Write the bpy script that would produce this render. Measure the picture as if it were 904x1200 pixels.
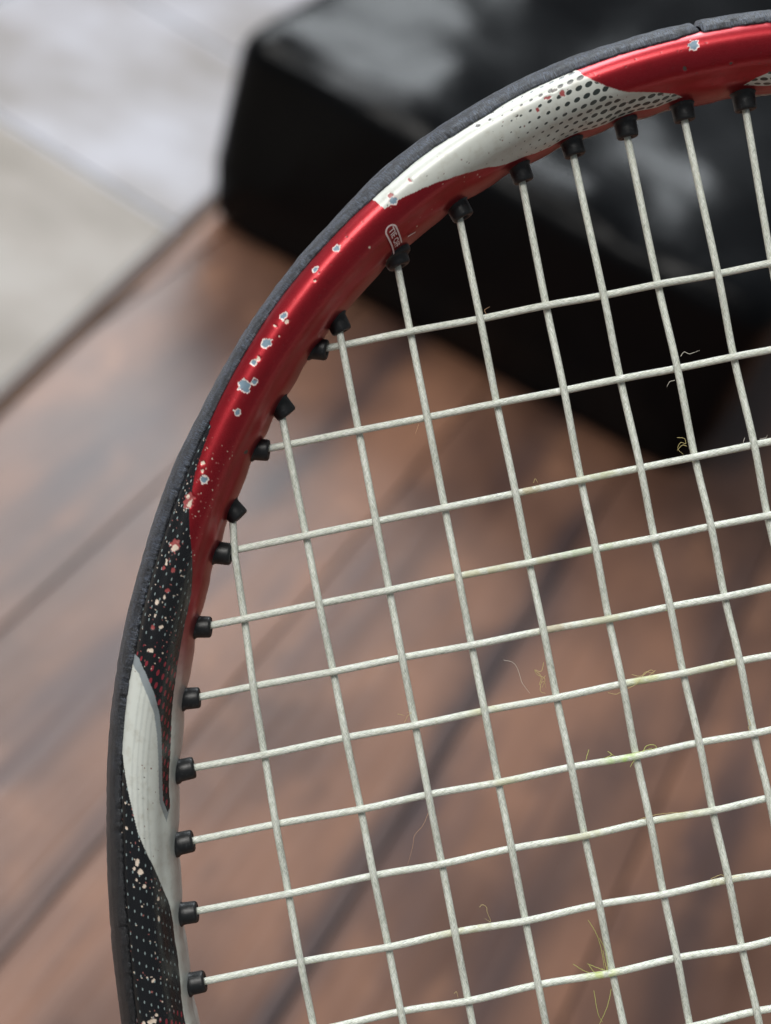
import bpy, bmesh, math, random
import numpy as np
from mathutils import Matrix, Vector, noise

for o in list(bpy.data.objects): bpy.data.objects.remove(o)
SC = bpy.context.scene
COL = SC.collection
# ------------------------------------------------------------------ camera
RX, RY, RZ = (0.8559651, -0.49419083, 0.15198411), (0.425357, 0.50596901, -0.75037776), (0.29393056, 0.70694469, 0.64329934)
cam = bpy.data.cameras.new('camera'); co = bpy.data.objects.new('camera', cam); COL.objects.link(co)
co.matrix_world = Matrix((RX+(0.0,), RY+(0.0,), RZ+(0.545,), (0, 0, 0, 1)))
cam.sensor_fit = 'HORIZONTAL'; cam.sensor_width = 36; cam.lens = 36*1750/904
cam.clip_start = .01; cam.clip_end = 60
cam.dof.use_dof = True; cam.dof.focus_distance = .2485; cam.dof.aperture_fstop = 14.5
SC.camera = co
# ------------------------------------------------------------------ room light
W = bpy.data.worlds.new('World'); SC.world = W; W.use_nodes = True
bg = W.node_tree.nodes['Background']; bg.inputs[0].default_value = (.86, .93, 1.0, 1); bg.inputs[1].default_value = .17
def lamp(name, loc, target, sx, sy, power, col):
    l = bpy.data.lights.new(name, 'AREA'); l.shape = 'RECTANGLE'; l.size = sx; l.size_y = sy; l.energy = power; l.color = col
    o = bpy.data.objects.new(name, l); COL.objects.link(o); o.location = loc
    o.rotation_euler = (Vector(target)-Vector(loc)).to_track_quat('-Z', 'Y').to_euler()
    return o
lamp('window_light', (-1.55, 1.05, 1.9), (-.1, .4, .2), 1.2, 1.0, 50, (.93, .97, 1.0))
lamp('front_fill_light', (-.6, -.6, 2.2), (-.05, .3, .2), .9, .9, 35, (1.0, .97, .92))  # added soft fill from behind the camera to brighten the strings
lamp('far_window_light', (-1.25, 2.6, 1.75), (-.2, .8, .2), 1.3, 1.0, 42, (.90, .96, 1.0))
SC.view_settings.view_transform = 'Standard'; SC.view_settings.look = 'None'
SC.view_settings.exposure = 0.0; SC.view_settings.gamma = 1.0; SC.view_settings.use_curve_mapping = False
SC.render.engine = 'CYCLES'
random.seed(7); RNG = np.random.default_rng(7)

# ------------------------------------------------------------------ helpers
def tag(o, label=None, cat=None, group=None, kind=None):
    for k, v in (('label', label), ('category', cat), ('group', group), ('kind', kind)):
        if v: o[k] = v
    return o
def link(name, me, mat=None, parent=None):
    o = bpy.data.objects.new(name, me); COL.objects.link(o)
    if mat: me.materials.append(mat)
    if parent: o.parent = parent
    return o
def empty(name, mw):
    o = bpy.data.objects.new(name, None); COL.objects.link(o); o.empty_display_size = .02; o.matrix_world = mw
    return o
def mesh(name, V, F, smooth=True):
    me = bpy.data.meshes.new(name); V = np.asarray(V, float)
    me.from_pydata([tuple(p) for p in V], [], [tuple(int(i) for i in f) for f in F])
    if smooth: me.polygons.foreach_set('use_smooth', [True]*len(me.polygons))
    me.update(); return me
def grid_mesh(name, P, wrap_i=False, wrap_j=False, uv=None, cols=None):
    """P[i,j,3] -> quad mesh built through foreach_set; uv[i,j,2] and cols {name:[i,j,4]} are stored on it"""
    ni, nj = P.shape[:2]
    I, J = np.meshgrid(np.arange(ni if wrap_i else ni-1), np.arange(nj if wrap_j else nj-1), indexing='ij')
    I = I.ravel(); J = J.ravel(); I2 = (I+1) % ni; J2 = (J+1) % nj
    Q = np.stack([I*nj+J, I2*nj+J, I2*nj+J2, I*nj+J2], 1).astype(np.int32)
    me = bpy.data.meshes.new(name); me.vertices.add(ni*nj); me.vertices.foreach_set('co', P.reshape(-1).astype(np.float32))
    me.loops.add(Q.size); me.loops.foreach_set('vertex_index', Q.ravel())
    me.polygons.add(len(Q)); me.polygons.foreach_set('loop_start', (np.arange(len(Q))*4).astype(np.int32))
    me.polygons.foreach_set('use_smooth', np.ones(len(Q), bool))
    if uv is not None:
        a = me.attributes.new('st', 'FLOAT_VECTOR', 'POINT')
        a.data.foreach_set('vector', np.concatenate([uv, np.zeros(uv.shape[:2]+(1,))], -1).reshape(-1).astype(np.float32))
    for k, c in (cols or {}).items():
        a = me.attributes.new(k, 'FLOAT_COLOR', 'POINT'); a.data.foreach_set('color', c.reshape(-1).astype(np.float32))
    me.update(); me.validate(); return me
def box_mesh(name, x0, x1, y0, y1, z0, z1, bev=0.0, seg=2):
    bm = bmesh.new(); bmesh.ops.create_cube(bm, size=1)
    for v in bm.verts: v.co = ((x0+x1)/2+v.co.x*(x1-x0), (y0+y1)/2+v.co.y*(y1-y0), (z0+z1)/2+v.co.z*(z1-z0))
    if bev: bmesh.ops.bevel(bm, geom=bm.edges[:], offset=bev, segments=seg, affect='EDGES')
    me = bpy.data.meshes.new(name); bm.to_mesh(me); bm.free(); return me
def tube(path, rad, sides=10, caps=True):
    """vertices, faces, (distance, angle) per vertex of a tube along path [k,3]"""
    P = np.asarray(path, float); T = np.gradient(P, axis=0); T /= np.linalg.norm(T, axis=1)[:, None]+1e-12
    up = np.array([0, 0, 1.]); 
    if abs(T[0] @ up) > .9: up = np.array([1., 0, 0])
    A = np.cross(T, up); A /= np.linalg.norm(A, axis=1)[:, None]+1e-12; B = np.cross(T, A)
    d = np.r_[0, np.cumsum(np.linalg.norm(np.diff(P, axis=0), axis=1))]
    th = np.arange(sides)/sides*2*np.pi; r = np.broadcast_to(np.asarray(rad, float), (len(P),))
    V = P[:, None]+r[:, None, None]*(np.cos(th)[None, :, None]*A[:, None]+np.sin(th)[None, :, None]*B[:, None])
    return V, d, th
class Mat:
    def __init__(s, name):
        s.m = bpy.data.materials.new(name); s.m.use_nodes = True; s.t = s.m.node_tree; s.n = s.t.nodes; s.b = s.n['Principled BSDF']
    def node(s, typ, **kw):
        n = s.n.new(typ)
        for k, v in kw.items(): setattr(n, k, v)
        return n
    def put(s, sock, v):
        if hasattr(v, 'is_output'): s.t.links.new(v, sock)
        elif v is not None: sock.default_value = v
    def math(s, op, a, b=None, c=None, clamp=False):
        n = s.node('ShaderNodeMath', operation=op, use_clamp=clamp)
        for i, v in enumerate((a, b, c)):
            if v is not None: s.put(n.inputs[i], v)
        return n.outputs[0]
    def mix(s, f, a, b, blend='MIX'):
        n = s.node('ShaderNodeMix', data_type='RGBA', blend_type=blend)
        s.put(n.inputs[0], f); s.put(n.inputs[6], a); s.put(n.inputs[7], b); return n.outputs[2]
    def attr(s, name, out='Vector'):
        return s.node('ShaderNodeAttribute', attribute_name=name).outputs[out]
    def noise(s, vec, scale, detail=3, rough=.55, out=0):
        n = s.node('ShaderNodeTexNoise'); s.put(n.inputs['Vector'], vec); n.inputs['Scale'].default_value = scale
        n.inputs['Detail'].default_value = detail; n.inputs['Roughness'].default_value = rough; return n.outputs[out]
    def scale(s, vec, k):
        n = s.node('ShaderNodeVectorMath', operation='MULTIPLY'); s.put(n.inputs[0], vec); n.inputs[1].default_value = k; return n.outputs[0]
    def ramp(s, f, stops):
        n = s.node('ShaderNodeValToRGB'); s.put(n.inputs[0], f); e = n.color_ramp.elements
        while len(e) < len(stops): e.new(.5)
        for i, (p, c) in enumerate(stops): e[i].position = p; e[i].color = c if len(c) == 4 else tuple(c)+(1,)
        return n.outputs[0]
    def smooth(s, x, a, b):
        n = s.node('ShaderNodeMapRange', interpolation_type='SMOOTHSTEP'); s.put(n.inputs[0], x)
        n.inputs[1].default_value = a; n.inputs[2].default_value = b; return n.outputs[0]
    def sep(s, v):
        n = s.node('ShaderNodeSeparateXYZ'); s.put(n.inputs[0], v); return n.outputs
    def bump(s, h, strength, dist, nrm=None):
        n = s.node('ShaderNodeBump'); s.put(n.inputs['Height'], h); n.inputs['Strength'].default_value = strength; n.inputs['Distance'].default_value = dist
        if nrm is not None: s.put(n.inputs['Normal'], nrm)
        return n.outputs[0]
    def set(s, **kw):
        nm = dict(color='Base Color', rough='Roughness', metal='Metallic', spec='Specular IOR Level', coat='Coat Weight', coat_rough='Coat Roughness', normal='Normal', sss='Subsurface Weight', sheen='Sheen Weight', trans='Transmission Weight', coat_normal='Coat Normal')
        for k, v in kw.items(): s.put(s.b.inputs[nm[k]], v)
        return s.m
def rgb(r, g, b):
    f = lambda c: (c/255/12.92 if c/255 <= .04045 else ((c/255+.055)/1.055)**2.4)
    return (f(r), f(g), f(b), 1)
# ------------------------------------------------------------------ wooden floor, tiled floor beside it
def wood_material():
    m = Mat('stained_wood'); pos = m.node('ShaderNodeNewGeometry').outputs['Position']
    rnd = m.node('ShaderNodeObjectInfo').outputs['Random']
    off = m.node('ShaderNodeCombineXYZ'); m.put(off.inputs[0], m.math('MULTIPLY', rnd, 7.0)); m.put(off.inputs[1], m.math('MULTIPLY', rnd, 31.0))
    add = m.node('ShaderNodeVectorMath', operation='ADD'); m.put(add.inputs[0], pos); m.put(add.inputs[1], off.outputs[0])
    g1 = m.noise(m.scale(add.outputs[0], (26, 3.2, 1)), 1.0, 4, .6)
    g2 = m.noise(m.scale(add.outputs[0], (9, 4.5, 1)), 1.0, 3, .55)
    g3 = m.noise(m.scale(add.outputs[0], (160, 7, 1)), 1.0, 3, .6)
    base = m.ramp(g2, [(.28, rgb(66, 44, 35)), (.45, rgb(103, 74, 60)), (.6, rgb(130, 93, 73)), (.78, rgb(106, 77, 64))])
    base = m.mix(m.smooth(g1, .52, .74), base, rgb(78, 60, 58))
    base = m.mix(m.math('MULTIPLY', m.smooth(g3, .45, .75), .35), base, rgb(84, 60, 52))
    base = m.mix(m.math('MULTIPLY', m.math('SUBTRACT', rnd, .5), .25, clamp=True), base, rgb(100, 76, 68))
    pt = m.noise(m.scale(add.outputs[0], (22, 12, 1)), 1.0, 4, .65); base = m.mix(m.math('MULTIPLY', m.smooth(pt, .52, .68), .55), base, rgb(70, 50, 44)); base = m.mix(m.math('MULTIPLY', m.smooth(pt, .46, .3), .45), base, rgb(146, 106, 82))
    # dark stained streaks that run with the grain, plus the bag's painted shadow
    x, y, z = m.sep(pos)
    wob = m.math('MULTIPLY', m.math('SUBTRACT', m.noise(m.scale(pos, (4, 9, 1)), 1.0, 2), .5), .022)
    xw = m.math('ADD', x, wob); tot = None
    for x0, w, y0, y1, k in STREAKS:
        d = m.math('DIVIDE', m.math('SUBTRACT', xw, x0), w)
        g = m.math('POWER', 2.718, m.math('MULTIPLY', m.math('MULTIPLY', d, d), -1.0))
        e = m.math('MULTIPLY', m.smooth(y, y0-.05, y0+.04), m.smooth(y, y1+.05, y1-.04))
        v = m.math('MULTIPLY', m.math('MULTIPLY', g, e), k)
        tot = v if tot is None else m.math('MAXIMUM', tot, v)
    base = m.mix(tot, base, rgb(48, 42, 46))
    return m.set(color=base, rough=m.math('MULTIPLY_ADD', g2, .2, .31), spec=.5, normal=m.bump(g3, .25, .002))
STREAKS = [(-.031, .0085, .30, .74, .8), (-.187, .010, .58, .86, .7), (.046, .013, .36, .62, .5), (.07, .012, .60, .75, .6), (.03, .02, .84, 1.1, .7), (-.275, .014, .44, .60, .45),  # the wide streak right of the bag paints in its shadow
           (-.285, .012, .62, .70, .5), (-.135, .010, .26, .40, .35), (-.10, .008, .50, .68, .35), (.11, .012, .42, .60, .6), (-.25, .006, .36, .60, .4), (-.08, .01, .70, .86, .4)]
floor = link('floor', box_mesh('floor', -.5455, 1.6, -1.2, 3.2, -.06, -.0145), Mat('floor_bed').set(color=(.03, .022, .018, 1), rough=.9)); tag(floor, kind='structure')
WOOD = wood_material()
xs = [-.545+.1035*i for i in range(16)]
ends = [.5, .7, .93, .22, 1.08, .05, 1.25, .18, 1.0, .3, .8, .1, .6, .4, .9]
for i in range(15):
    cuts = [-1.2]+[e for e in (ends[i]-1.2, ends[i], ends[i]+1.25) if -1.1 < e < 3.1]+[3.2]
    for a, b in zip(cuts[:-1], cuts[1:]):
        link('plank', box_mesh('plank', xs[i]+.0006, xs[i+1]-.0006, a+.0006, b-.0006, -.014, 0, .0009, 2), WOOD, floor)
def tile_material(name, c0, c1, c2, c3):
    m = Mat(name); p = m.node('ShaderNodeNewGeometry').outputs['Position']
    a = m.noise(p, 10, 4, .55); b = m.noise(p, 26, 4, .6)
    c = m.ramp(a, [(.32, c0), (.5, c1), (.66, c2)]); c = m.mix(m.math('MULTIPLY', m.smooth(b, .45, .75), .3), c, c3)
    return m.set(color=c, rough=.42, spec=.4, normal=m.bump(b, .15, .002))
mg = Mat('pale_grout'); mg.set(color=rgb(158, 157, 161), rough=.9, normal=mg.bump(mg.noise(mg.node('ShaderNodeNewGeometry').outputs['Position'], 300, 2), .4, .001))
# the tiles are laid over the boards; their edge runs a little askew to the boards
E0, ED = np.array([-.345, .70]), np.array([-.108, 1.0])
edge = lambda y, off=0.0: E0[0]+ED[0]*(y-E0[1])+off
def prism(name, poly, z0, z1, bev=0.0):
    bm = bmesh.new(); f = bm.faces.new([bm.verts.new((x, y, z1)) for x, y in poly]); f.normal_update()
    if f.normal.z < 0: f.normal_flip()
    e = bmesh.ops.extrude_face_region(bm, geom=[f]); bmesh.ops.translate(bm, verts=[v for v in e['geom'] if isinstance(v, bmesh.types.BMVert)], vec=(0, 0, z0-z1))
    bmesh.ops.recalc_face_normals(bm, faces=bm.faces[:])
    if bev: bmesh.ops.bevel(bm, geom=bm.edges[:], offset=bev, segments=2, affect='EDGES')
    me = bpy.data.meshes.new(name); bm.to_mesh(me); bm.free(); return me
tfloor = link('tiled_floor', prism('tiled_floor', [(edge(-1.2, -.006), -1.2), (edge(3.2, -.006), 3.2), (-2.6, 3.2), (-2.6, -1.2)], .0006, .0050), mg.m); tag(tfloor, kind='structure')
TILES = [tile_material('beige_stone_tile', rgb(108, 97, 84), rgb(128, 118, 108), rgb(140, 132, 124), rgb(100, 90, 77)), tile_material('lilac_grey_stone_tile', rgb(116, 108, 104), rgb(138, 133, 135), rgb(152, 149, 155), rgb(104, 96, 90))]; tw = .238
for i in range(6):
    for j in range(-8, 9):
        pts = []
        for a, b in ((i, j), (i+1, j), (i+1, j+1), (i, j+1)):
            y = .772+b*tw; x = edge(y, -.0075)-a*tw; g = .003
            pts.append((x+(g if a == i+1 else -g*(i > 0)), y+.066*a*tw+(g if b == j else -g)))
        link('tile', prism('tile', pts, .0030, .0062, .0012), TILES[0 if (j < -1 or (j == -1 and i == 0)) or (i+j*3) % 5 == 0 and j != 0 else 1], tfloor)
strip = link('threshold_strip', prism('threshold_strip', [(edge(-1.2), -1.2), (edge(3.2), 3.2), (edge(3.2, -.0055), 3.2), (edge(-1.2, -.0055), -1.2)], .0006, .0052, .0012), Mat('dark_strip').set(color=rgb(104, 84, 72), rough=.9, spec=.1)); tag(strip, kind='structure')

# ------------------------------------------------------------------ black bag on the floor
def bag_material():
    m = Mat('black_vinyl'); p = m.node('ShaderNodeTexCoord').outputs['Object']
    f = m.noise(p, 420, 3, .6); w = m.noise(p, 9, 3, .5); w2 = m.noise(m.scale(p, (14, 30, 20)), 1.0, 3, .5)
    nb = m.bump(w, .6, .014); nb = m.bump(w2, .22, .006, nb); nb = m.bump(f, .25, .0006, nb)
    return m.set(color=(.0016, .0018, .0024, 1), rough=m.math('MULTIPLY_ADD', w, .16, .25), spec=.15, normal=nb)
BX0, BX1, BY0, BY1, BH = -.362, .010, .798, 1.52, .142
bag = empty('black_bag', Matrix.Translation(((BX0+BX1)/2, (BY0+BY1)/2, 0)))
tag(bag, 'glossy black vinyl bag lying on the wooden floor behind the racket', 'bag')
def bag_body():
    hx, hy, r = (BX1-BX0)/2, (BY1-BY0)/2, .020
    bm = bmesh.new(); bmesh.ops.create_cube(bm, size=2); bmesh.ops.subdivide_edges(bm, edges=bm.edges[:], cuts=47, use_grid_fill=True)
    for v in bm.verts:
        q = Vector((v.co.x*hx, v.co.y*hy, (v.co.z+1)*BH/2))
        c = Vector((max(-hx+r, min(hx-r, q.x)), max(-hy+r, min(hy-r, q.y)), max(.012, min(BH-r, q.z))))
        d = q-c; k = r if q.z > BH*.3 else .012+(r-.012)*max(0, q.z/(BH*.3))
        if d.length > 1e-6:
            mx = max(abs(d.x), abs(d.y), abs(d.z)); d = d.normalized()*min(mx, k) if mx > 0 else d
        q = c+d
        up = max(0, q.z/BH); ex = 1-(q.x/hx)**2; ey = 1-(q.y/hy)**2
        nz = noise.noise(Vector((q.x*9, q.y*7, q.z*6)))
        n2 = noise.noise(Vector((q.x*22+5, q.y*13, q.z*20)))
        if v.co.z > .95: q.z += .010*ex*ey+nz*.028*min(1, ex*ey*3)+n2*.005
        if abs(v.co.y) > .95: q.y += (.006*ex*up*(1-up)*4+nz*.016*up)*(1 if v.co.y > 0 else -1)
        if abs(v.co.x) > .95: q.x += (.005*ey*up*(1-up)*4+nz*.005*up)*(1 if v.co.x > 0 else -1)
        v.co = q
    me = bpy.data.meshes.new('body'); bm.to_mesh(me); bm.free()
    me.polygons.foreach_set('use_smooth', [True]*len(me.polygons)); return me
BAGM = bag_material()
link('body', bag_body(), BAGM, bag)
def piping(z, inset, name='piping', rad=.0032):
    hx, hy, r = (BX1-BX0)/2-inset, (BY1-BY0)/2-inset, .03; P = []
    for cx, cy, a0 in ((hx-r, hy-r, 0), (-hx+r, hy-r, 90), (-hx+r, -hy+r, 180), (hx-r, -hy+r, 270)):
        for k in range(9):
            a = math.radians(a0+k*11.25); P.append((cx+r*math.cos(a), cy+r*math.sin(a), z))
    P = np.array(P+P[:1]); Q = []
    for a, b in zip(P[:-1], P[1:]):
        n = max(1, int(np.linalg.norm(b-a)/.01)); Q += [a+(b-a)*k/n for k in range(n)]
    Q = np.array(Q); Q[:, 2] += np.sin(np.arange(len(Q))*.31)*.0012
    V, d, th = tube(np.r_[Q, Q[:1]], rad, 8)
    return link(name, grid_mesh(name, V[:-1], True, True), BAGM, bag)
piping(.008, .009)
# ---------------- racket head geometry (millimetres, u across, v along, z out of the string plane)
UC, VC, HA, HB, HP = 66.8, -80.94, 125.76, 150.70, 2.089
def outline(phi):
    e = 2/HP
    c, s = np.cos(phi), np.sin(phi)
    b = np.where(c >= 0, HB, HB*1.12)
    return np.stack([UC-HA*np.sign(s)*np.abs(s)**e, VC+b*np.sign(c)*np.abs(c)**e], -1)
_ph = np.linspace(-np.pi, np.pi, 40001)
_o = outline(_ph)
_t = np.gradient(_o, axis=0); _t /= np.linalg.norm(_t, axis=1)[:, None]
_n = np.stack([_t[:, 1], -_t[:, 0]], -1)
if (_n[20000] @ np.array([0, 1.])) < 0: _n = -_n
_c = _o-6.5*_n                                   # centre line of the beam
_s = np.r_[0, np.cumsum(np.linalg.norm(np.diff(_c, axis=0), axis=1))]
_s -= _s[20000]                                  # arc length, 0 at the tip, positive down the left side
S0, S1 = _s[0], _s[-1]
def cen(s): return np.stack([np.interp(s, _s, _c[:, 0]), np.interp(s, _s, _c[:, 1])], -1)
def nor(s):
    n = np.stack([np.interp(s, _s, _n[:, 0]), np.interp(s, _s, _n[:, 1])], -1)
    return n/np.linalg.norm(n, axis=-1, keepdims=True)
def phi_of(s): return np.interp(s, _s, _ph)
def catmull(P, per=24):
    P = np.array(P, float); Q = np.r_[P[:1]*2-P[1:2], P, P[-1:]*2-P[-2:-1]]; out = []
    for i in range(len(P)-1):
        a, b, c, d = Q[i:i+4]
        for k in range(per):
            x = k/per
            out.append(.5*((2*b)+(c-a)*x+(2*a-5*b+4*c-d)*x*x+(3*b-a-3*c+d)*x**3))
    return np.array(out+[P[-1]])
_front = [(4.4, 0), (4.4, 5.4), (4.05, 8.2), (3.0, 10.1), (1.4, 11.0), (-.4, 10.8), (-2.0, 9.6), (-3.3, 7.7), (-4.15, 5.6), (-4.6, 3.4), (-4.8, 1.2), (-4.8, 0)]
_f = catmull(_front)
_sec = np.r_[_f, _f[::-1][1:]*[1, -1]]
_tt = np.r_[0, np.cumsum(np.linalg.norm(np.diff(_sec, axis=0), axis=1))]
T1 = _tt[-1]; TH = T1/2                           # t: distance round the section, 0 outer, TH inner
def sec(t): return np.interp(t, _tt, _sec[:, 0]), np.interp(t, _tt, _sec[:, 1])
def widen(s): return .14*np.exp(-(np.abs(s)/50)**4)   # the beam is a little wider round the tip
def surf(s, t, lift=0.):
    n, z = sec(t); e = .02
    n2, z2 = sec(np.clip(t+e, 0, T1)); n1, z1 = sec(np.clip(t-e, 0, T1))
    dn, dz = n2-n1, z2-z1; L = np.hypot(dn, dz)+1e-9
    n = n+lift*dz/L; z = z-lift*dn/L
    n = np.where(n < 0, n*(1+widen(s)), n)
    p = cen(s)+nor(s)*n[..., None]
    return np.concatenate([p, z[..., None]], -1)

# polygons of the painted pattern, in (s, t) millimetres on the beam
WHITE1 = [(60.8,6),(60.4,10.7),(60.2,13),(56.4,13.7),(51,15.1),(46.2,17),(41.6,19.2),(38.4,21.4),(33.8,22.7),(27.8,23.2),(24.4,23.2),(18.2,23.6),(13.8,23.2),(7.8,23.3),(5.4,22.5),(6.8,20.8),(11,18.7),(15.4,16.9),(18.6,14.9),(20.6,13.2),(21.8,11.8),(23,6)]
BLACK1 = [(101.6,6),(104.8,10.9),(109.4,11.4),(112.4,11.7),(115,12.3),(118.6,13.1),(122,14.4),(125.4,16.1),(129.2,17.9),(131.6,18.8),(134.2,19),(139,19.2),(143.8,19.2),(148.8,19.5),(154.6,19.9),(160.2,20.4),(168.2,21),(168.8,20.2),(166.8,19),(160,18),(155.2,17.1),(152,16.1),(148.6,14.6),(145.6,12.8),(143.4,11.1),(141.6,6)]
GREY = [(143.4,11.1),(145.6,12.8),(148.6,14.6),(152,16.1),(155.2,17.1),(160,18),(166.8,19),(168.8,20.2),(168.2,21),(170.4,20),(166.8,17.8),(159.8,16.9),(155.2,16),(151.8,15),(148.8,13.4),(145.8,11.6),(143.6,8),(141.4,8)]
BLACK2 = [(156.6,6),(159.2,10),(161.8,10.9),(167.2,12.5),(171.2,13.5),(174.6,14.9),(179.4,17.4),(183.8,19.9),(187.6,21),(192.4,21.1),(197,20.9),(202.6,20.6),(211.6,20.4),(221.6,20),(235.6,17),(245.6,13),(253.6,6)]
# paint chips: s, t, radius along s, radius along t, kind (b = bare grey-blue primer with a white rim, w = pale, r = red undercoat, d = dark)
CHIPS = [(58.1,13,0.75,0.6,'b'),(58,12,0.55,0.45,'r'),(70,11.95,0.5,0.42,'b'),(74.8,11.45,0.4,0.3,'b'),(76.2,12.75,0.22,0.2,'w'),(83.8,12.15,0.5,0.4,'b'),(84.2,13.15,0.35,0.3,'w'),(85.8,11.85,0.2,0.35,'w'),(88.8,12.35,0.72,0.72,'b'),(92.6,12.25,0.45,0.35,'b'),(91.6,12.55,0.4,0.3,'w'),(96.6,12.95,0.9,1,'b'),(95.2,13.95,0.5,0.42,'b'),(100.8,13.85,0.42,0.45,'b'),(86.8,13.45,0.2,0.2,'w'),(110.6,12.25,0.5,0.35,'w'),(113,13.45,0.55,0.55,'b'),(111.8,12.75,0.35,0.3,'w'),(117.4,12.75,0.6,0.4,'w'),(116.5,12.05,0.4,0.35,'w'),(117,12.35,1.1,0.85,'r'),(125,12.75,0.7,0.6,'w'),(124.6,12.65,1.1,0.8,'r'),(127.4,12.05,0.55,0.3,'w'),(128.4,13.45,0.4,0.35,'r'),(128.4,11.85,0.35,0.25,'r'),(134,12.25,0.5,0.45,'w'),(132.9,13.25,0.5,0.2,'w'),(131.8,13.45,0.3,0.35,'r'),(137.8,13.85,0.35,0.4,'w'),(136.2,12.45,0.45,0.3,'w'),(141.8,12.85,0.4,0.7,'w'),(138,12.45,0.35,0.3,'r'),(3.5,12.4,0.7,0.75,'b'),(5.5,15.7,0.4,0.45,'d'),(-2.3,16.3,0.3,0.25,'d'),(40.3,11.1,0.35,0.45,'d'),(54.1,12.1,0.2,0.45,'r'),(38.1,11.5,0.3,0.25,'d'),(27.1,12.2,0.55,0.3,'d'),(25.9,13.2,0.4,0.55,'r'),(28.3,12.9,0.7,0.3,'r'),(30.7,13.9,0.3,0.4,'r'),(34.2,13.3,0.35,0.18,'d'),(177.6,13.75,0.7,0.6,'w'),(176,13.35,0.6,0.35,'w'),(177,12.85,0.4,0.3,'w'),(180,14.45,0.35,0.45,'w'),(178.8,13.15,0.3,0.25,'w'),(182.6,17.05,0.35,0.35,'w'),(185.8,16.85,0.55,0.3,'w'),(195.4,14.45,0.4,0.35,'w'),(201.8,13.25,0.5,0.9,'w'),(202,11.85,0.5,0.5,'w'),(201,14.25,0.3,0.3,'w'),(170.6,11.55,0.3,0.3,'w'),(166.6,11.25,0.25,0.2,'w'),(106.1,20.35,0.35,0.5,'d'),(64.6,24.35,0.3,0.3,'w'),(66.1,16.05,0.2,0.25,'w')]
def inside(poly, X, Y):
    r = np.zeros(X.shape, bool); n = len(poly)
    for i in range(n):
        (x0, y0), (x1, y1) = poly[i], poly[(i+1) % n]
        if y0 == y1: continue
        r ^= ((y0 > Y) != (y1 > Y)) & (X < (x1-x0)*(Y-y0)/(y1-y0)+x0)
    return r
def sst(a, b, x): x = np.clip((x-a)/(b-a), 0, 1); return x*x*(3-2*x)
def vnoise(X, Y, seed=0):
    r = np.random.default_rng(seed).random((257, 257)); xi = np.floor(X).astype(int); yi = np.floor(Y).astype(int)
    fx, fy = X-xi, Y-yi; fx = fx*fx*(3-2*fx); fy = fy*fy*(3-2*fy); g = lambda a, b: r[a % 257, b % 257]
    return (g(xi, yi)*(1-fx)+g(xi+1, yi)*fx)*(1-fy)+(g(xi, yi+1)*(1-fx)+g(xi+1, yi+1)*fx)*fy
RED, WHI, BLK, GRY = np.array(rgb(158, 12, 30)), np.array(rgb(210, 214, 207)), np.array((.0055, .006, .0075, 1)), np.array(rgb(150, 160, 164))
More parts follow.
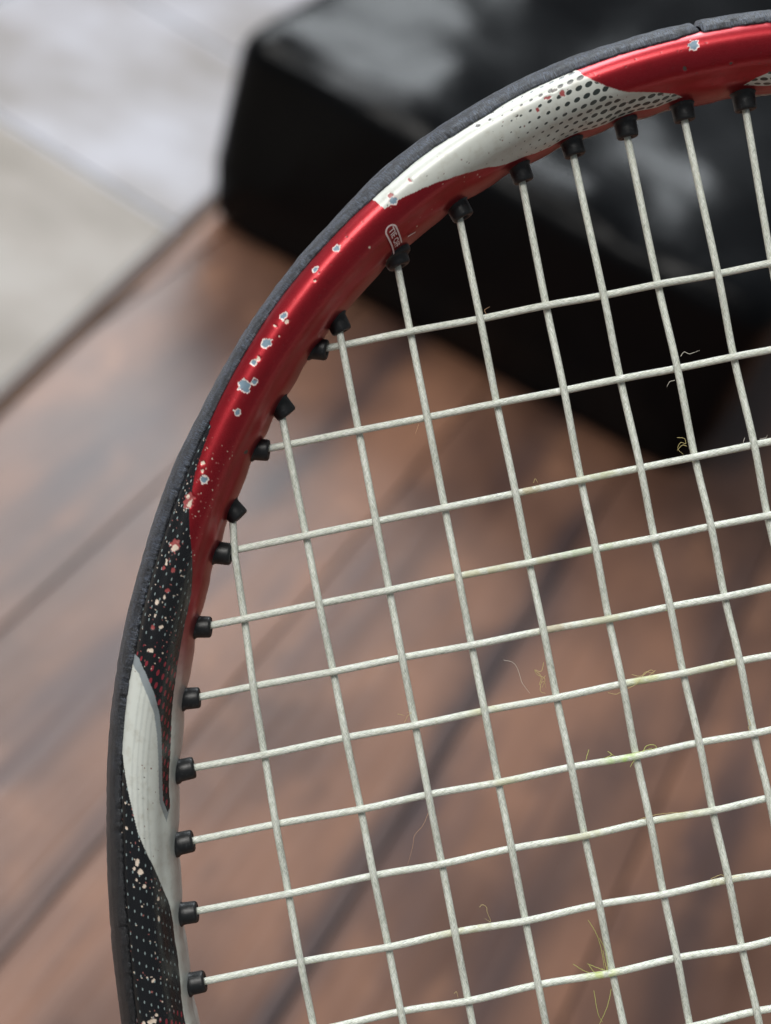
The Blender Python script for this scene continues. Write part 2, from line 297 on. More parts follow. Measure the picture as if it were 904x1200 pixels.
def paint(S, T):
    """base colour (rgb + metallic), dot weights (white, red, black, roughness) and chip depth for every point of the beam"""
    sa = np.abs(S); t = np.where(T > TH+2, T1-T-1.2, np.minimum(T, TH))
    w1 = (vnoise(sa*.9, t*.9, 1)-.5)*.22; sw, tw_ = sa+w1*.5, t+w1*.5
    col = np.empty(S.shape+(4,)); w = np.where(t > 18.6, sst(133, 158, sa), (sa > 140).astype(float))[..., None]
    w = w*(sa < 250)[..., None]
    col[:] = RED*(1-w)+WHI*w; metal = .72*(1-w[..., 0]); rough = np.full(S.shape, .38); dw = np.zeros(S.shape+(4,))
    # faint pin stripes of the lower white panel
    for k in range(4):
        sx = 12.2+k*.85+.00035*(sa-160)**2*3+np.where(sa > 160, (sa-160)*.05, 0)
        q = (np.abs(t-sx) < .17) & (sa > 146+k*2) & (sa < 176) & (w[..., 0] > .5); col[q] = col[q]*.82+GRY*.18*.6
    m = inside(WHITE1, sw, tw_); col[m] = WHI; metal[m] = 0
    edge = inside(WHITE1, sw+1.3, tw_+.35) ^ m; q = m & edge & (sa < 24) & (t > 12); col[q] = col[q]*.75+GRY*.2
    dw[..., 2] = np.where(m, np.clip((41-sa-(t-12)*.25)/20, 0, 1)*sst(4, 9, sa+(22.5-t)*2), 0)
    dw[..., 2] *= np.where(sa+1.05*(t-12) < 13.5+9.5*sst(12, 16, t), np.where(t < 19, 0, 1), 1)
    m = inside(GREY, sa, t); col[m] = GRY; metal[m] = .2
    b1 = inside(BLACK1, sa, t); b2 = inside(BLACK2, sa, t); b = b1 | b2; col[b] = BLK; metal[b] = 0; rough[b] = .27
    dw[..., 0] = np.where(b1, 1-sst(136, 143, sa+(t-14)*.3), 0)+np.where(b2, 1-sst(199, 205, sa), 0)
    dw[..., 1] = np.where(b1, sst(138, 146, sa), 0)+np.where(b2, sst(198, 204, sa), 0)
    depth = np.zeros(S.shape); pr = np.array(rgb(112, 138, 156)); rim = np.array(rgb(226, 214, 208)); cream = np.array(rgb(232, 214, 196))
    j1 = vnoise(sa*2.3+9, t*2.3, 3)-.5; j2 = vnoise(sa*5+3, t*5, 4)-.5
    for (cs, ct, rs, rt, kd) in sorted(CHIPS, key=lambda c: 'rdbw'.index(c[4])):
        q0 = (np.abs(S-cs) < 2*rs+.6) & (np.abs(T-ct) < 2*rt+.6)
        if not q0.any(): continue
        ii = np.where(q0); q_ = .78 if kd == 'w' and cs > 105 else 1.0; d = np.hypot((S[ii]-cs)/(rs*q_), (T[ii]-ct)/(rt*q_))+j1[ii]*.8+j2[ii]*.35
        fr = .16/min(rs, rt)
        for lim0, lim1, c in ((1, 1+fr, rim), (-9, 1, pr)) if kd == 'b' else ((-9, 1, {'w': cream, 'r': np.array(rgb(158, 66, 66)), 'd': np.array(rgb(70, 62, 58))}[kd]),):
            k = (d > lim0) & (d <= lim1); a = (ii[0][k], ii[1][k]); col[a] = c; metal[a] = 0; rough[a] = .55; dw[a] = 0
        k = d < 1+fr; a = (ii[0][k], ii[1][k]); depth[a] = np.maximum(depth[a], .06*np.clip((1+fr-d[k])/fr*.7, 0, 1))
    # small scattered nicks
    for k in range(380):
        z = RNG.random()
        cs, ct = (RNG.uniform(106, 146), RNG.uniform(10.5, 17)) if z < .38 else (RNG.uniform(160, 206), RNG.uniform(10.5, 18)) if z < .62 else (RNG.uniform(-12, 60), RNG.uniform(11.5, 21)) if z < .85 else (RNG.uniform(60, 120), RNG.uniform(11, 16))
        rs, rt = RNG.uniform(.06, .16, 2)*(.85 if 106 < cs < 146 else .9); q0 = (np.abs(S-cs) < .5) & (np.abs(T-ct) < .5)
        ii = np.where(q0)
        if not len(ii[0]): continue
        d = np.hypot((S[ii]-cs)/rs, (T[ii]-ct)/rt)+j2[ii]*.9; kk = d < 1; a = (ii[0][kk], ii[1][kk])
        if not len(a[0]): continue
        dark = col[a][:, :3].mean() > .3
        c = np.array(rgb(120, 70, 62)) if dark and RNG.random() < .6 else np.array(rgb(100, 98, 92)) if dark else (cream if RNG.random() < .5 else np.array(rgb(170, 104, 98)))
        if 60 < cs < 106 or (cs < 30 and not dark): c = np.array(rgb(120, 24, 28))
        col[a] = c; metal[a] = 0; dw[a] = 0; depth[a] = .03
    col[..., 3] = metal; dw[..., 3] = rough
    return col, dw, depth

def paint_material():
    m = Mat('racket_paint'); c = m.node('ShaderNodeAttribute', attribute_name='paint'); d = m.node('ShaderNodeAttribute', attribute_name='dots')
    st = m.attr('st'); s, t, _ = m.sep(st); dr = m.node('ShaderNodeSeparateColor'); m.put(dr.inputs[0], d.outputs['Color'])
    s = m.math('ABSOLUTE', s)
    def lattice(ds, dt, shear, ls, lt, tilt=0.0):
        """distance to the nearest point of a sheared lattice, ls and lt are the dot's half sizes"""
        a = m.math('DIVIDE', t, dt); k = m.math('FLOOR', m.math('ADD', a, .5)); ft = m.math('MULTIPLY', m.math('SUBTRACT', a, k), dt)
        b = m.math('DIVIDE', m.math('SUBTRACT', s, m.math('MULTIPLY', k, shear)), ds); j = m.math('FLOOR', m.math('ADD', b, .5)); fs = m.math('MULTIPLY', m.math('SUBTRACT', b, j), ds)
        fs2 = m.math('ADD', fs, m.math('MULTIPLY', ft, tilt))
        return m.math('SQRT', m.math('ADD', m.math('POWER', m.math('ABSOLUTE', m.math('DIVIDE', fs2, ls)), 2.0), m.math('POWER', m.math('ABSOLUTE', m.math('DIVIDE', ft, lt)), 2.0)))
    small = lattice(2.1, 1.05, .62, .25, .11); big = lattice(2.1, 1.05, .62, .52, .28, .5); halft = lattice(1.72, 1.5, .86, .68, .44, -.35)
    wear = m.noise(m.scale(st, (1.7, 1.7, 1)), 1.0, 3)
    fw = m.math('MULTIPLY', m.math('LESS_THAN', small, 1.0), m.math('MULTIPLY', m.math('GREATER_THAN', dr.outputs[0], .5), m.math('GREATER_THAN', wear, .33)))
    fr = m.math('MULTIPLY', m.math('LESS_THAN', m.math('DIVIDE', big, m.math('MAXIMUM', dr.outputs[1], .01)), 1.0), m.math('GREATER_THAN', dr.outputs[1], .05))
    fb = m.math('MULTIPLY', m.math('LESS_THAN', m.math('DIVIDE', halft, m.math('MAXIMUM', dr.outputs[2], .01)), 1.0), m.math('GREATER_THAN', dr.outputs[2], .08))
    base = c.outputs['Color']
    base = m.mix(fr, base, rgb(140, 40, 52)); base = m.mix(fw, base, rgb(138, 154, 154)); base = m.mix(fb, base, rgb(48, 56, 54))
    grime = m.noise(m.scale(st, (.5, .5, 1)), 1.0, 5, .65); base = m.mix(m.math('MULTIPLY', m.smooth(grime, .45, .78), .42), base, rgb(196, 184, 166), 'MULTIPLY')
    fl = m.noise(m.scale(st, (9, 9, 1)), 1.0, 3, .75); met = c.outputs['Alpha']
    base = m.mix(m.math('MULTIPLY', met, m.smooth(fl, .5, .8)), base, m.mix(.65, base, rgb(255, 120, 120)))
    scr = m.noise(m.scale(st, (1.2, 9, 1)), 1.0, 4, .7); micro = m.noise(m.scale(st, (6, 6, 1)), 1.0, 3)
    r = m.math('ADD', d.outputs['Alpha'], m.math('MULTIPLY', m.math('SUBTRACT', scr, .5), .25))
    nb = m.bump(micro, .12, .00006); nb = m.bump(scr, .10, .00006, nb)
    return m.set(color=base, metal=met, rough=r, coat=.5, coat_rough=m.math('MULTIPLY_ADD', scr, .25, .10), normal=nb, coat_normal=nb)
# ------------------------------------------------------------------ the racket, standing on its butt
VB = -624.0
_u, _v, _z = Vector((0.745943, 0.514085, 0.423422)), Vector((-0.648437, 0.415511, 0.637872)), Vector((0.151984, -0.750378, 0.643299))
_butt = Vector((0.41031772, -0.03210316, 0.01888214))+_v*((VB+615)/1000)
racket = empty('tennis_racket', Matrix(((_u.x, _v.x, _z.x, _butt.x), (_u.y, _v.y, _z.y, _butt.y), (_u.z, _v.z, _z.z, _butt.z), (0, 0, 0, 1))))
tag(racket, 'worn red, white and black tennis racket with white strings in the foreground', 'tennis racket')
def loc(P): P = np.asarray(P, float); return (P-np.array([UC, VB, 0]))/1000
PAINT = paint_material()
sv = np.r_[np.linspace(S0, -40, 190)[:-1], np.arange(-40, -14, .5), np.arange(-14, 211, .125), np.arange(211, 240, .5), np.linspace(240, S1, 170)[1:-1]]
tv = np.r_[np.arange(0, 8.5, .8), np.arange(8.5, TH+1.5, .125), np.linspace(TH+1.5, T1, 36)[1:-1]]
SG, TG = np.meshgrid(sv, tv, indexing='ij')
pcol, pdot, pdep = paint(SG, TG)
def channel(S, T):      # shallow scalloped recess round each grommet on the inner wall
    d = np.zeros(S.shape)
    for g in GROM_S: d = np.maximum(d, np.exp(-((S-g)/3.2)**4)*np.exp(-((np.minimum(T, T1-T)-(TH))/6.5)**4))
    return d
GROM_S = [5.8, -5.4, 15.2, 25.8, 36.6, 48, 63, 79, 86.6, 97, 106, 118, 126, 138.2, 150.8, 163.2, 176, 189, 202]
P = surf(SG, TG, -pdep-.30*channel(SG, TG)-.28*np.exp(-((np.minimum(TG, T1-TG)-18.9)/1.7)**2))
frame = link('frame', grid_mesh('frame', loc(P), True, True, np.stack([SG, TG], -1), {'paint': pcol, 'dots': pdot}), PAINT, racket)

# bumper guard round the outside of the head, two pieces that meet at the tip
LIP = [(-60, 10.6), (-9.4, 10.6), (1.2, 10.2), (1.5, 9.4), (5.6, 10.5), (14.0, 10.4), (24.4, 10.2), (29.2, 9.9), (34.2, 9.9), (37.2, 10.5), (44.2, 10.4), (47.6, 9.9), (51.2, 9.8), (55.2, 10.1), (60.0, 10.1), (64.6, 9.6), (71.0, 9.5), (75.4, 9.3), (80.0, 8.9), (85.2, 9.0), (89.8, 9.5), (99.0, 9.9), (103.4, 10.3), (108.6, 10.0), (117.0, 9.9), (127.8, 9.6), (136.6, 9.4), (142.6, 9.8), (153.0, 9.7), (160.4, 10.1), (166.4, 10.5), (172.2, 11.0), (180.6, 11.3), (186.6, 11.4), (192.8, 11.3), (198.8, 10.9), (205, 10.5), (240, 10.4)]
ROUT = [(-60, 0), (-11.6, 0.02), (-0.9, 0.15), (12.4, -0.02), (15.8, 0.05), (20.5, 0.21), (30.1, 0.29), (38.1, 0.17), (41.5, 0.15), (48.6, 0.34), (56.1, 0.36), (60.3, 0.09), (64.2, -0.15), (68.5, -0.26), (72.8, -0.12), (87.8, -0.19), (93.1, -0.3), (103.9, -0.38), (110.6, -0.07), (116.2, -0.01), (131.2, -0.01), (137.1, 0.14), (153.6, 0.23), (161.2, 0.07), (167.8, -0.12), (173.8, -0.26), (182.4, -0.2), (194.5, -0.11), (203.4, 0.13), (240, 0)]
def bumper(s0, s1, extra):
    s = np.arange(s0, s1, .22); lt = np.interp(s, *zip(*LIP))-.25; r = np.interp(s, *zip(*ROUT))+extra
    ls_ = lt+(vnoise(s*.12, s*0, 21)-.5)*.2; lt = ls_+(vnoise(s*3.1, s*0, 22)-.5)*.14-.9*np.clip(vnoise(s*.8, s*0, 23)-.88, 0, 1)*3
    endf = np.minimum(sst(0, .5, s-s0), sst(0, .5, s1-s)); rows = []; cr = []
    fr = [1.0, 1.0, .985, .94, .90, .80, .68, .58, .50, .42, .32, .2, .1, 0]
    lf = [-.12, .24, .40, .78, .96, 1.32, 1.68, 1.95, 2.1, 2.05, 1.9, 1.55, 1.25, 1.15]
    for k, (f, l) in enumerate(zip(fr, lf)):
        tt_ = (lt if k < 4 else ls_)*f; j = (vnoise(s*.9, np.full(s.shape, k*1.7), 24)-.5)*.16 if 0 < k < 12 else 0
        lift = np.where(l > 0, l+r*min(1, max(0, l-.4)/1.2)+j, l)*(.55+.45*endf)
        rows.append(surf(s, tt_, lift)); cr.append(np.stack([s, tt_], -1))
    for k in range(len(fr)-2, -1, -1):
        tt_ = T1-lt*fr[k]; l = lf[k]
        lift = np.where(l > 0, l+r*min(1, max(0, l-.4)/1.2), l)*np.ones(s.shape)
        # mirrored back half
        q = surf(s, lt*fr[k], lift); q[:, 2] *= -1; rows.append(q); cr.append(np.stack([s, tt_], -1))
    P = np.stack(rows, 1); return grid_mesh('bumper_guard', loc(P), False, False, np.stack(cr, 1))
def bumper_material():
    m = Mat('scuffed_sheen_black_plastic'); st = m.attr('st')
    a = m.noise(m.scale(st, (.35, .8, 1)), 1.0, 4, .6); sh = m.node('ShaderNodeMapping'); m.put(sh.inputs[0], st); sh.inputs['Rotation'].default_value = (0, 0, .9); sh.inputs['Scale'].default_value = (9, .9, 1)
    b = m.noise(sh.outputs[0], 1.0, 4, .65); g = m.noise(m.scale(st, (7, 7, 1)), 1.0, 4, .7)
    sx, sy, _ = m.sep(st); worn = m.smooth(sx, 185, 115); w = m.math('MULTIPLY', m.math('MULTIPLY', m.smooth(b, .44, .62), m.smooth(a, .28, .6)), worn)  # scuffs; their blue-grey also paints in the sheen of the lit upper part
    c = m.mix(m.math('MULTIPLY', w, .85), (.008, .009, .012, 1), rgb(124, 136, 158)); c = m.mix(m.math('MULTIPLY', m.smooth(g, .58, .72), .4), c, rgb(132, 138, 144))
    nb = m.bump(b, 1.0, .0006); nb = m.bump(g, .9, .0004, nb)
    return m.set(color=c, rough=m.math('MULTIPLY_ADD', b, .2, .24), spec=.8, normal=nb)
BUMP = bumper_material()
link('bumper_guard', bumper(1.75, 236, 0.0), BUMP, racket)
link('bumper_guard', bumper(-236, 1.45, .0), BUMP, racket)

# strings: mains run u = a + b v, crosses v = a + b u
MAINS = [(-26.5314, .0315), (-13.9776, -.0055), (-1.872, .0021), (9.9665, -.0012), (22.1212, -.0085), (33.4998, -.0049), (43.5799, -.0186), (53.143, -.0183), (63.111, -.0171)]
UM = 67.4
MAINS += [(2*UM-a, -b) for a, b in MAINS[::-1]]
CROSS = [(29.0972, -.0041), (14.3527, .0021), (-1.2667, .0077), (-13.0585, .0033), (-24.7844, -.0027), (-36.2177, -.0001), (-48.3693, -.0021), (-59.9967, .0012), (-72.0893, -.0024), (-83.5053, .0004)]
CROSS = CROSS+[(-94.9-11.9*k, 0.0) for k in range(9)]+[(-206.0, 0.0), (-221.0, 0.0)]
CROSS = [(43.6, 0.0)][:0]+CROSS
def main_u(i, v):
    a, b = MAINS[i]; u = a+b*v
    k = {0: 1, 17: -1}.get(i, 0)
    if k:   # the outermost mains bow a little
        u0 = np.interp(v, [-230, -72, -60, -48, -36, -25, -13, -1.5, 2, 8], [-29.4, -28.5, -28.45, -28.15, -27.95, -27.5, -26.9, -26.25, -25.75, -25.1])
        u = u0 if k == 1 else 2*UM-u0
    return u
_si = np.linspace(S0, S1, 6001)
_inn = cen(_si)-nor(_si)*(4.8*(1+widen(_si)))[:, None]
def wall_hits_main(i):
    d = _inn[:, 0]-main_u(i, _inn[:, 1]); k = np.where(d[:-1]*d[1:] < 0)[0]
    k = sorted(k, key=lambda j: _inn[j, 1]); return (_inn[k[0]], _si[k[0]]), (_inn[k[-1]], _si[k[-1]])
def wall_hits_cross(i):
    a, b = CROSS[i]; d = _inn[:, 1]-(a+b*_inn[:, 0]); k = np.where(d[:-1]*d[1:] < 0)[0]
    k = sorted(k, key=lambda j: _inn[j, 0]); return (_inn[k[0]], _si[k[0]]), (_inn[k[-1]], _si[k[-1]])
STAINS = [(24.77, -.85, 1.6, (.50, .42, .22)), (23.97, -24.61, 2.6, (.45, .36, .2)), (32.06, -48.63, 1.5, (.55, .85, .12)), (30.5, -48.3, 2.2, (.55, .75, .3)), (37.7, -36.2, 2.6, (.6, .62, .25)), (20.9, -83.3, 2.2, (.6, .72, .2)), (32.4, -13, 5, (.5, .58, .38)), (24.9, -13.6, 3, (.55, .55, .35)),
          (36.5, .5, 4, (.55, .57, .35)), (10.7, -49.3, 3, (.6, .6, .38)), (44.4, -71.9, 2.5, (.6, .58, .35)), (39.4, -59.7, 4, (.58, .6, .38)), (10.2, -36.6, 3, (.6, .6, .38)), (14, -13, 6, (.6, .58, .36)), (33, -24, 4, (.58, .58, .38)), (0, -72, 5, (.62, .62, .42)), (22, -60, 4, (.6, .6, .4)), (50, -36, 5, (.6, .6, .42))]
def string_mesh(name, path, cross):
    V, d, th = tube(path, .62, 14)
    tw = th[None]+d[:, None]*0
    st = np.stack([np.cos(tw), np.sin(tw)], -1); M = np.broadcast_to(d[:, None], tw.shape)
    c = np.zeros(V.shape[:2]+(4,)); jit = vnoise(V[..., 0]*1.3+40, V[..., 1]*1.3+300, 31)
    c[..., :3] = (.6, .6, .45)
    if cross:
        for x, y, r, k in STAINS:
            g = np.exp(-(np.hypot((V[..., 0]-x), (V[..., 1]-y)*1.2)/r)**2)*np.clip(jit*1.6-.1, 0, 1)
            w = np.clip(g*1.5, 0, 1); q = w > c[..., 3]; c[q, :3] = k; c[..., 3] = np.maximum(c[..., 3], w)
    me = grid_mesh(name, loc(V), False, True, st, {'stain': c})
    a = me.attributes.new('run', 'FLOAT', 'POINT'); a.data.foreach_set('value', M.reshape(-1).astype(np.float32)); return me
def weave(x, knots, signs, amp=.62):
    o = np.argsort(knots); kn = np.array(knots)[o]; sg = np.array(signs)[o]*amp
    kn = np.r_[x.min()-1e-3, kn, x.max()+1e-3]; sg = np.r_[0, sg, 0]
    j = np.clip(np.searchsorted(kn, x)-1, 0, len(kn)-2); f = np.clip((x-kn[j])/(kn[j+1]-kn[j]), 0, 1); f = (1-np.cos(np.pi*f))/2
    return sg[j]*(1-f)+sg[j+1]*f
def string_material():
    m = Mat('multifilament_string'); st = m.attr('st'); run = m.attr('run', 'Fac'); x, y, _ = m.sep(st)
    rnd = m.node('ShaderNodeObjectInfo').outputs['Random']
    def helix(pitch, freq, along):
        ca = m.math('COSINE', m.math('MULTIPLY', run, pitch)); sa = m.math('SINE', m.math('MULTIPLY', run, pitch)); cv = m.node('ShaderNodeCombineXYZ')
        m.put(cv.inputs[0], m.math('SUBTRACT', m.math('MULTIPLY', x, ca), m.math('MULTIPLY', y, sa)))
        m.put(cv.inputs[1], m.math('ADD', m.math('MULTIPLY', x, sa), m.math('MULTIPLY', y, ca)))
        m.put(cv.inputs[2], m.math('ADD', m.math('MULTIPLY', run, along), m.math('MULTIPLY', rnd, 57.0))); return m.noise(cv.outputs[0], freq, 2, .6)
    f1 = helix(.55, 7.0, .12); f2 = helix(-.7, 6.0, .2); f3 = helix(0, 1.6, .35); f4 = helix(.3, 3.0, 1.5)
    f = m.math('ADD', m.math('MULTIPLY', f1, .5), m.math('MULTIPLY', f2, .5))
    c = m.ramp(f, [(.36, rgb(164, 172, 161)), (.46, rgb(212, 218, 206)), (.55, rgb(236, 240, 229)), (.63, rgb(254, 255, 250))])
    c = m.mix(m.math('MULTIPLY', m.smooth(f3, .5, .75), .3), c, rgb(196, 192, 164))
    s = m.node('ShaderNodeAttribute', attribute_name='stain'); c = m.mix(m.math('MULTIPLY', s.outputs['Alpha'], .72), c, s.outputs['Color'])
    c = m.mix(m.math('MULTIPLY', m.smooth(f4, .55, .72), .35), c, rgb(176, 182, 176))
    nb = m.bump(f, .8, .0002)
    m.b.inputs['Subsurface Radius'].default_value = (.0006, .0006, .0005); m.b.inputs['Subsurface Scale'].default_value = 1.0
    return m.set(color=c, rough=.24, spec=.8, sss=.35, normal=nb)
STRM = string_material(); GRO = []
for i in range(18):
    (b, bs), (t, ts) = wall_hits_main(i); v = np.arange(b[1]-1.2, t[1]+1.2, .45); u = main_u(i, v)
    ks = [CROSS[j][0]+CROSS[j][1]*main_u(i, np.array(CROSS[j][0])) for j in range(len(CROSS))]
    sg = [1 if (i+j) % 2 == 0 else -1 for j in range(len(CROSS))]; keep = [k for k in range(len(ks)) if b[1]+1.5 < ks[k] < t[1]-1.5]
    z = weave(v, [ks[k] for k in keep], [sg[k] for k in keep])
    link('main_string', string_mesh('main_string', np.stack([u, v, z], -1)[::-1], False), STRM, racket)
    GRO += [(b, bs, (0, 1), i == 3 and 0), (t, ts, (0, -1), 1 if i == 3 else 0)]
for j in range(len(CROSS)):
    (l, ls), (r, rs) = wall_hits_cross(j); u = np.arange(l[0]-1.2, r[0]+1.2, .45); a, b = CROSS[j]; v = a+b*u
    kk = [i for i in range(18) if l[0]+1.5 < main_u(i, np.array(a)) < r[0]-1.5]
    z = weave(u, [float(main_u(i, np.array(a))) for i in kk], [-(1 if (i+j) % 2 == 0 else -1) for i in kk])
    v = v+(vnoise(u*.07+j*9.3, u*0+j*3.7, 33)-.5)*.08*sst(0, 10, u-l[0])
    link('cross_string', string_mesh('cross_string', np.stack([u, v, z], -1), True), STRM, racket)
    GRO += [(l, ls, (1, 0), 0), (r, rs, (-1, 0), 0)]
# grommets
def lathe(prof, n=28):
    prof = np.array(prof); a = np.arange(n)/n*2*np.pi
    return np.stack([prof[:, None, 0]*np.cos(a), prof[:, None, 0]*np.sin(a), np.broadcast_to(prof[:, None, 1], (len(prof), n))], -1)/1000
m = Mat('black_nylon'); p = m.node('ShaderNodeTexCoord').outputs['Object']; nn = m.noise(p, 1800, 3, .6)
m.set(color=m.mix(m.smooth(nn, .55, .8), (.011, .012, .013, 1), (.045, .047, .05, 1)), rough=.42, spec=.5, normal=m.bump(nn, .35, .00012)); GROM = m.m
gme = grid_mesh('grommet', lathe([(2.0, -1.6), (2.0, .1), (1.86, .3), (1.74, .5), (1.72, 1.4), (1.70, 2.5), (1.62, 2.8), (1.45, 2.95), (1.15, 2.98), (.86, 2.85), (.76, 2.5), (.74, 1.2)]), False, True); gme.materials.append(GROM)
tme2 = grid_mesh('grommet', lathe([(2.7, -1.6), (2.75, .2), (2.6, .55), (2.3, .75), (2.0, .9), (1.9, 1.7), (1.8, 2.1), (1.5, 2.3), (1.1, 2.3), (.8, 2.1), (.75, .8)]), False, True); tme2.materials.append(GROM)
for (w, s, d, big) in GRO:
    nin = -nor(np.array([s]))[0]; d = np.array(d, float); k = float(d @ nin)
    ax = nin*.5+d*.5 if k < .97 else d; ax = ax/np.linalg.norm(ax)
    base = w+d*.95*max(0, k)**4+nin*.25-ax*(1.5 if not big else 1.2)
    g = link('grommet', tme2 if big else gme, None, racket)
    q = Vector((ax[0], ax[1], 0)).to_track_quat('Z', 'Y'); g.rotation_mode = 'QUATERNION'; g.rotation_quaternion = q
    g.location = Vector(loc((base[0], base[1], 0))); q1 = RNG.uniform(.97, 1.04); g.scale = (1.08*q1, 1.08*q1, RNG.uniform(.92, 1.06)); g.rotation_quaternion = q @ Vector((RNG.normal(0, .05), RNG.normal(0, .05), 1)).to_track_quat('Z', 'Y')
# knot of the tie-off string beside its grommet, lettering and arrow mark printed on the beam
PRINT = Mat('pale_print').set(color=rgb(240, 214, 214), rough=.4)
def ribbon(name, pts, width, parent=frame):
    P = np.array(pts, float); T = np.gradient(P, axis=0); T /= np.linalg.norm(T, axis=1)[:, None]; N = np.stack([-T[:, 1], T[:, 0]], -1)
    a, b = P+N*width/2, P-N*width/2; Q = np.stack([surf(a[:, 0], a[:, 1], np.full(len(a), .022)), surf(b[:, 0], b[:, 1], np.full(len(b), .022))], 1)
    return link(name, grid_mesh(name, loc(Q)), PRINT, parent)
arc = [(61.55+1.05*math.cos(math.radians(a)), 16.7-1.05*math.sin(math.radians(a))) for a in range(0, 181, 12)]
pill = [(63.2, 23.2), (62.9, 20.0)]+[(x, y) for x, y in arc]+[(60.8, 19.0), (61.1, 21.6)]
dense = []
for a, b in zip(pill[:-1], pill[1:]):
    n = max(1, int(math.dist(a, b)/.2)); dense += [(a[0]+(b[0]-a[0])*k/n, a[1]+(b[1]-a[1])*k/n) for k in range(n)]
ribbon('printed_outline', dense, .30)
ribbon('printed_mark', [(59.6, 21.3), (59.2, 21.5), (58.8, 21.7), (58.4, 21.9), (58.0, 22.1)], .42)
def lettering(text, s0, t0, size, name='lettering'):
    cu = bpy.data.curves.new(name, 'FONT'); cu.body = text; cu.size = size; cu.align_x = 'LEFT'; cu.offset = .035
    ob = bpy.data.objects.new(name, cu); COL.objects.link(ob); bpy.context.view_layer.update()
    me = bpy.data.meshes.new_from_object(ob.evaluated_get(bpy.context.evaluated_depsgraph_get())); bpy.data.objects.remove(ob)
    bm = bmesh.new(); bm.from_mesh(me); bmesh.ops.triangulate(bm, faces=bm.faces[:])
    bmesh.ops.subdivide_edges(bm, edges=[e for e in bm.edges if e.calc_length() > .3], cuts=2); bmesh.ops.triangulate(bm, faces=bm.faces[:])
    X = np.array([v.co for v in bm.verts]); s = s0-X[:, 1]+X[:, 0]*.13; t = t0+X[:, 0]
    Q = loc(surf(s, t, np.full(len(s), .024)))
    for v, q in zip(bm.verts, Q): v.co = q
    me2 = bpy.data.meshes.new(name); bm.to_mesh(me2); bm.free()
    return link(name, me2, PRINT, frame)
lettering('TIE OFF', 61.9, 16.2, 1.55)
# throat, shaft and grip carry on below the picture
DKP = Mat('dark_throat_paint').set(color=(.02, .02, .023, 1), rough=.35, coat=.3)
def blade(name, path, rw, rz, mat, sides=20):
    V, d, th = tube(path, 1.0, sides); P = np.asarray(path, float); W = V-P[:, None]
    k = np.array(rw)[:, None]; P2 = P[:, None]+np.concatenate([W[..., :2]*k[..., None], W[..., 2:]*np.array(rz)[:, None, None]], -1)
    return link(name, grid_mesh(name, loc(P2), False, True), mat, racket)
for sg in (1, -1):
    c0 = cen(np.array([sg*318.0]))[0]; P = [(c0[0], c0[1], 0)]
    P = catmull([(c0[0], c0[1], 0), (UC-sg*46, -262, 0), (UC-sg*25, -310, 0), (UC-sg*12, -352, 0), (UC-sg*9, -400, 0)], 10)
    n = len(P); blade('throat_arm', P, np.linspace(5.4, 8.2, n), np.linspace(10.6, 11.5, n), DKP)
GRIP = Mat('black_grip'); st_ = GRIP.node('ShaderNodeTexCoord').outputs['Object']
GRIP.set(color=(.02, .02, .022, 1), rough=.75, normal=GRIP.bump(GRIP.noise(st_, 900, 2), .4, .0004))
gv = np.linspace(-395, -612, 60); blade('grip', np.stack([gv*0+UC, gv, gv*0], -1), 15.5+.5*np.abs(((gv/28) % 1)-.5)*2-.6*(gv > -400), 14.0+.5*np.abs(((gv/28) % 1)-.5)*2, GRIP.m, 8)
bv = np.array([-608, -611, -616, -621, -623.4, -624, -624.01]); blade('butt_cap', np.stack([bv*0+UC, bv, bv*0], -1), [16, 17.4, 18, 17.6, 16, 13, .1], [14.4, 15.8, 16.4, 16, 14.6, 12, .1], DKP, 24)

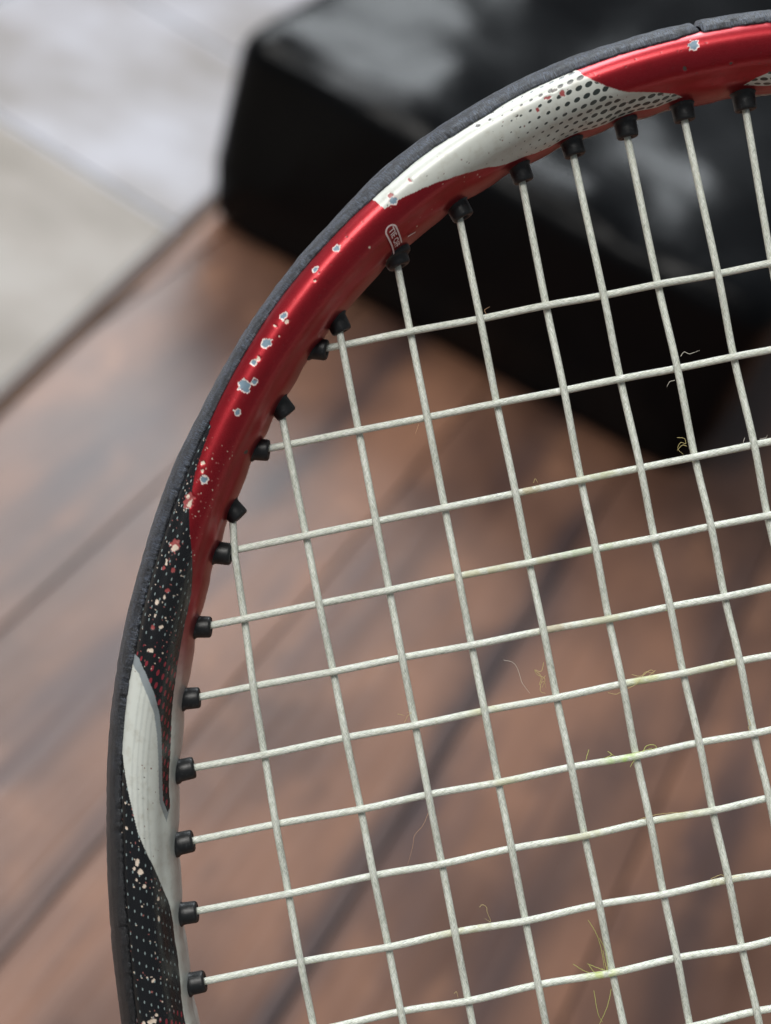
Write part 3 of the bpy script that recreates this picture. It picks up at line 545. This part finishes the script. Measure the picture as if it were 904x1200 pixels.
# ------------------------------------------------------------------ stray ball fibres caught in the strings
FIB = {}
for k, c in (('gold', rgb(206, 190, 130)), ('green', rgb(204, 216, 120)), ('pale', rgb(232, 226, 212)), ('rust', rgb(214, 172, 136))): FIB[k] = Mat('fibre_'+k).set(color=c, rough=.7)
FUZZ = [
('pale', 'pale wavy fibre on the second cross string, against the dark bag', .055, [[(53.77,16.25),(54.47,16.84),(55.41,16.37),(57.07,16.63)]]),
('pale', 'short pale fibre hooked just under the second cross string, against the dark bag', .05, [[(52.01,12.48),(51.11,12.36),(50.52,11.6)]]),
('gold', 'tangled golden fibre above the third cross string, against the dark bag corner', .055, [[(50.59,2.93),(51.7,2.57),(51.81,1.66),(50.99,1.97),(50.38,1.06),(51.03,-.09)],[(51.87,1.21),(51.19,1.49),(50.18,.81)]]),
('rust', 'tiny rust coloured fibre curl on the topmost cross string', .045, [[(23.03,29.41),(22.88,30.17),(23.84,30.57)]]),
('rust', 'short straight fibre hanging under the second cross string near the racket\'s left side', .04, [[(8.34,13.49),(7.45,11.9)]]),
('gold', 'tiny looped fibre standing on the third cross string beside a tan stain', .05, [[(25.39,.05),(25.81,.7),(26.1,-.08)]]),
('pale', 'long thin pale fibre arching between strings left of a golden tangle', .04, [[(14.75,-28.25),(16.23,-28.97),(16.83,-30.41),(17.12,-32.67),(18.06,-34.61)]]),
('gold', 'knotted golden fibre tangle standing on the sixth cross string', .055, [[(21.31,-29.96),(20.62,-31.29),(19.65,-30.96),(20.45,-32.14),(19.89,-33.5),(20.71,-33.07),(20.91,-34.28)],[(21.19,-32.14),(20.45,-32.87),(19.84,-34.52),(20.61,-35.11)],[(19.54,-30.79),(19.8,-31.72),(20.93,-32.67),(20.21,-34.15)]]),
('gold', 'yellow fuzz wound round the sixth cross string at a main string', .055, [[(35.49,-34.77),(36.85,-35.33),(37.97,-34.81),(39.19,-35.34)],[(30.95,-36.97),(32.31,-37.53),(33.89,-36.95)],[(34.34,-36.89),(36.04,-36.49),(37.13,-35.38),(38.74,-34.67),(39.25,-35.06)],[(38.29,-35.46),(39.58,-34.83)]]),
('green', 'bright yellow-green fuzz smeared along the seventh cross string', .06, [[(28.27,-47.74),(29.51,-47.4),(29.06,-46.72),(30.28,-47.99)],[(34.66,-48.1),(35.58,-47.11),(36.77,-47.05),(37.23,-47.72),(35.9,-47.76)],[(30.62,-48.3),(32.62,-47.9),(34.71,-47.72),(36.49,-47.63)],[(33.98,-48.56),(32.8,-49.36),(32.24,-49.98)],[(26.0,-45.84),(25.11,-47.42)]]),
('rust', 'long rust coloured hair hanging between the seventh and eighth cross strings', .035, [[(-2.6,-51.13),(-3.84,-52.94),(-5.58,-54.37),(-6.19,-56.01),(-7.65,-58.95)]]),
('gold', 'golden hook shaped fibre standing on the ninth cross string', .05, [[(2.85,-68.33),(3.36,-67.99),(3.99,-68.55),(3.96,-69.42),(4.23,-71.09),(3.35,-70.33)]]),
('green', 'large yellow-green tuft of fibres on the tenth cross string', .05, [[(20.39,-73.94),(21.25,-76.31),(21.61,-79.01),(21.49,-82.66)],[(21.66,-77.26),(22.32,-79.89),(21.97,-83.19)],[(21.84,-79.35),(21.82,-81.7),(21.86,-83.02),(21.09,-82.43)],[(18.85,-81.12),(20.41,-82.16),(21.74,-82.85)],[(19.08,-81.46),(19.85,-82.78),(21.43,-82.94)],[(19.1,-85.86),(18.98,-89.51),(19.5,-91.37)],[(21.99,-86.13),(20.73,-88.82),(18.85,-91.68)],[(16.45,-80.65),(17.93,-82.11),(19.51,-83.01)]]),
('gold', 'small yellow fibre beside a main string near the right edge', .05, [[(53.25,-45.26),(53.4,-46.76),(53.01,-47.27),(53.41,-48.23)],[(53.43,-45.89),(53.6,-47.24)]]),
('gold', 'thin golden fibre lying along the eighth cross string', .05, [[(31.81,-58.99),(33.78,-58.74),(36.44,-58.8),(39.55,-59.18),(41.27,-59.37)],[(32.6,-58.9),(34.35,-59.49)]]),
('gold', 'golden fibres wound round the ninth cross string near the right edge', .05, [[(41.93,-71.08),(43.9,-70.73),(44.13,-71.8)],[(44.22,-71.38),(45.94,-71.57),(47.72,-71.47),(47.02,-72.07)]]),
('gold', 'small curled fibre above the sixth cross string, left of the golden tangle', .04, [[(-3.65,-35.38),(-2.86,-34.36),(-2.22,-34.04),(-2.9,-33.76)],[(-4.51,-33.74),(-3.43,-34.25)]]),
('gold', 'tiny hooked fibre near the bottom of the picture on the tenth cross string', .045, [[(-4.16,-81.78),(-3.68,-81.58),(-3.59,-82.62)]]),
('pale', 'short pale fibres on the third cross string at the right edge', .05, [[(61.31,-.04),(61.76,.76)],[(64.11,.01),(65.29,.07),(65.52,.47)]]),
]
for kind, label, rad, lines in FUZZ:
    V, F = [], []; base = None
    for li, l in enumerate(lines):
        c = catmull([(x, y, .75+.25*math.sin(3*k+li)) for k, (x, y) in enumerate(l)], 8)
        c = c+(RNG.random(c.shape)-.5)*.05
        T, d, th = tube(c, .78*rad*np.interp(np.arange(len(c)), [0, len(c)*.7, len(c)], [1, .9, .4]), 5); n0 = len(V)
        nr, ns = T.shape[:2]; V += T.reshape(-1, 3).tolist()
        F += [(n0+i*ns+j, n0+i*ns+(j+1) % ns, n0+(i+1)*ns+(j+1) % ns, n0+(i+1)*ns+j) for i in range(nr-1) for j in range(ns)]
    V = np.array(V); o = V[np.argmin(V[:, 1])]; w = racket.matrix_world @ Vector(loc(o))
    R3 = np.array(racket.matrix_world.to_3x3()); W3 = ((V-o)/1000) @ R3.T
    f = link('fibre', mesh('fibre', W3, F), FIB[kind]); f.location = w; tag(f, label, 'fibre', 'stray ball fibres in the strings')
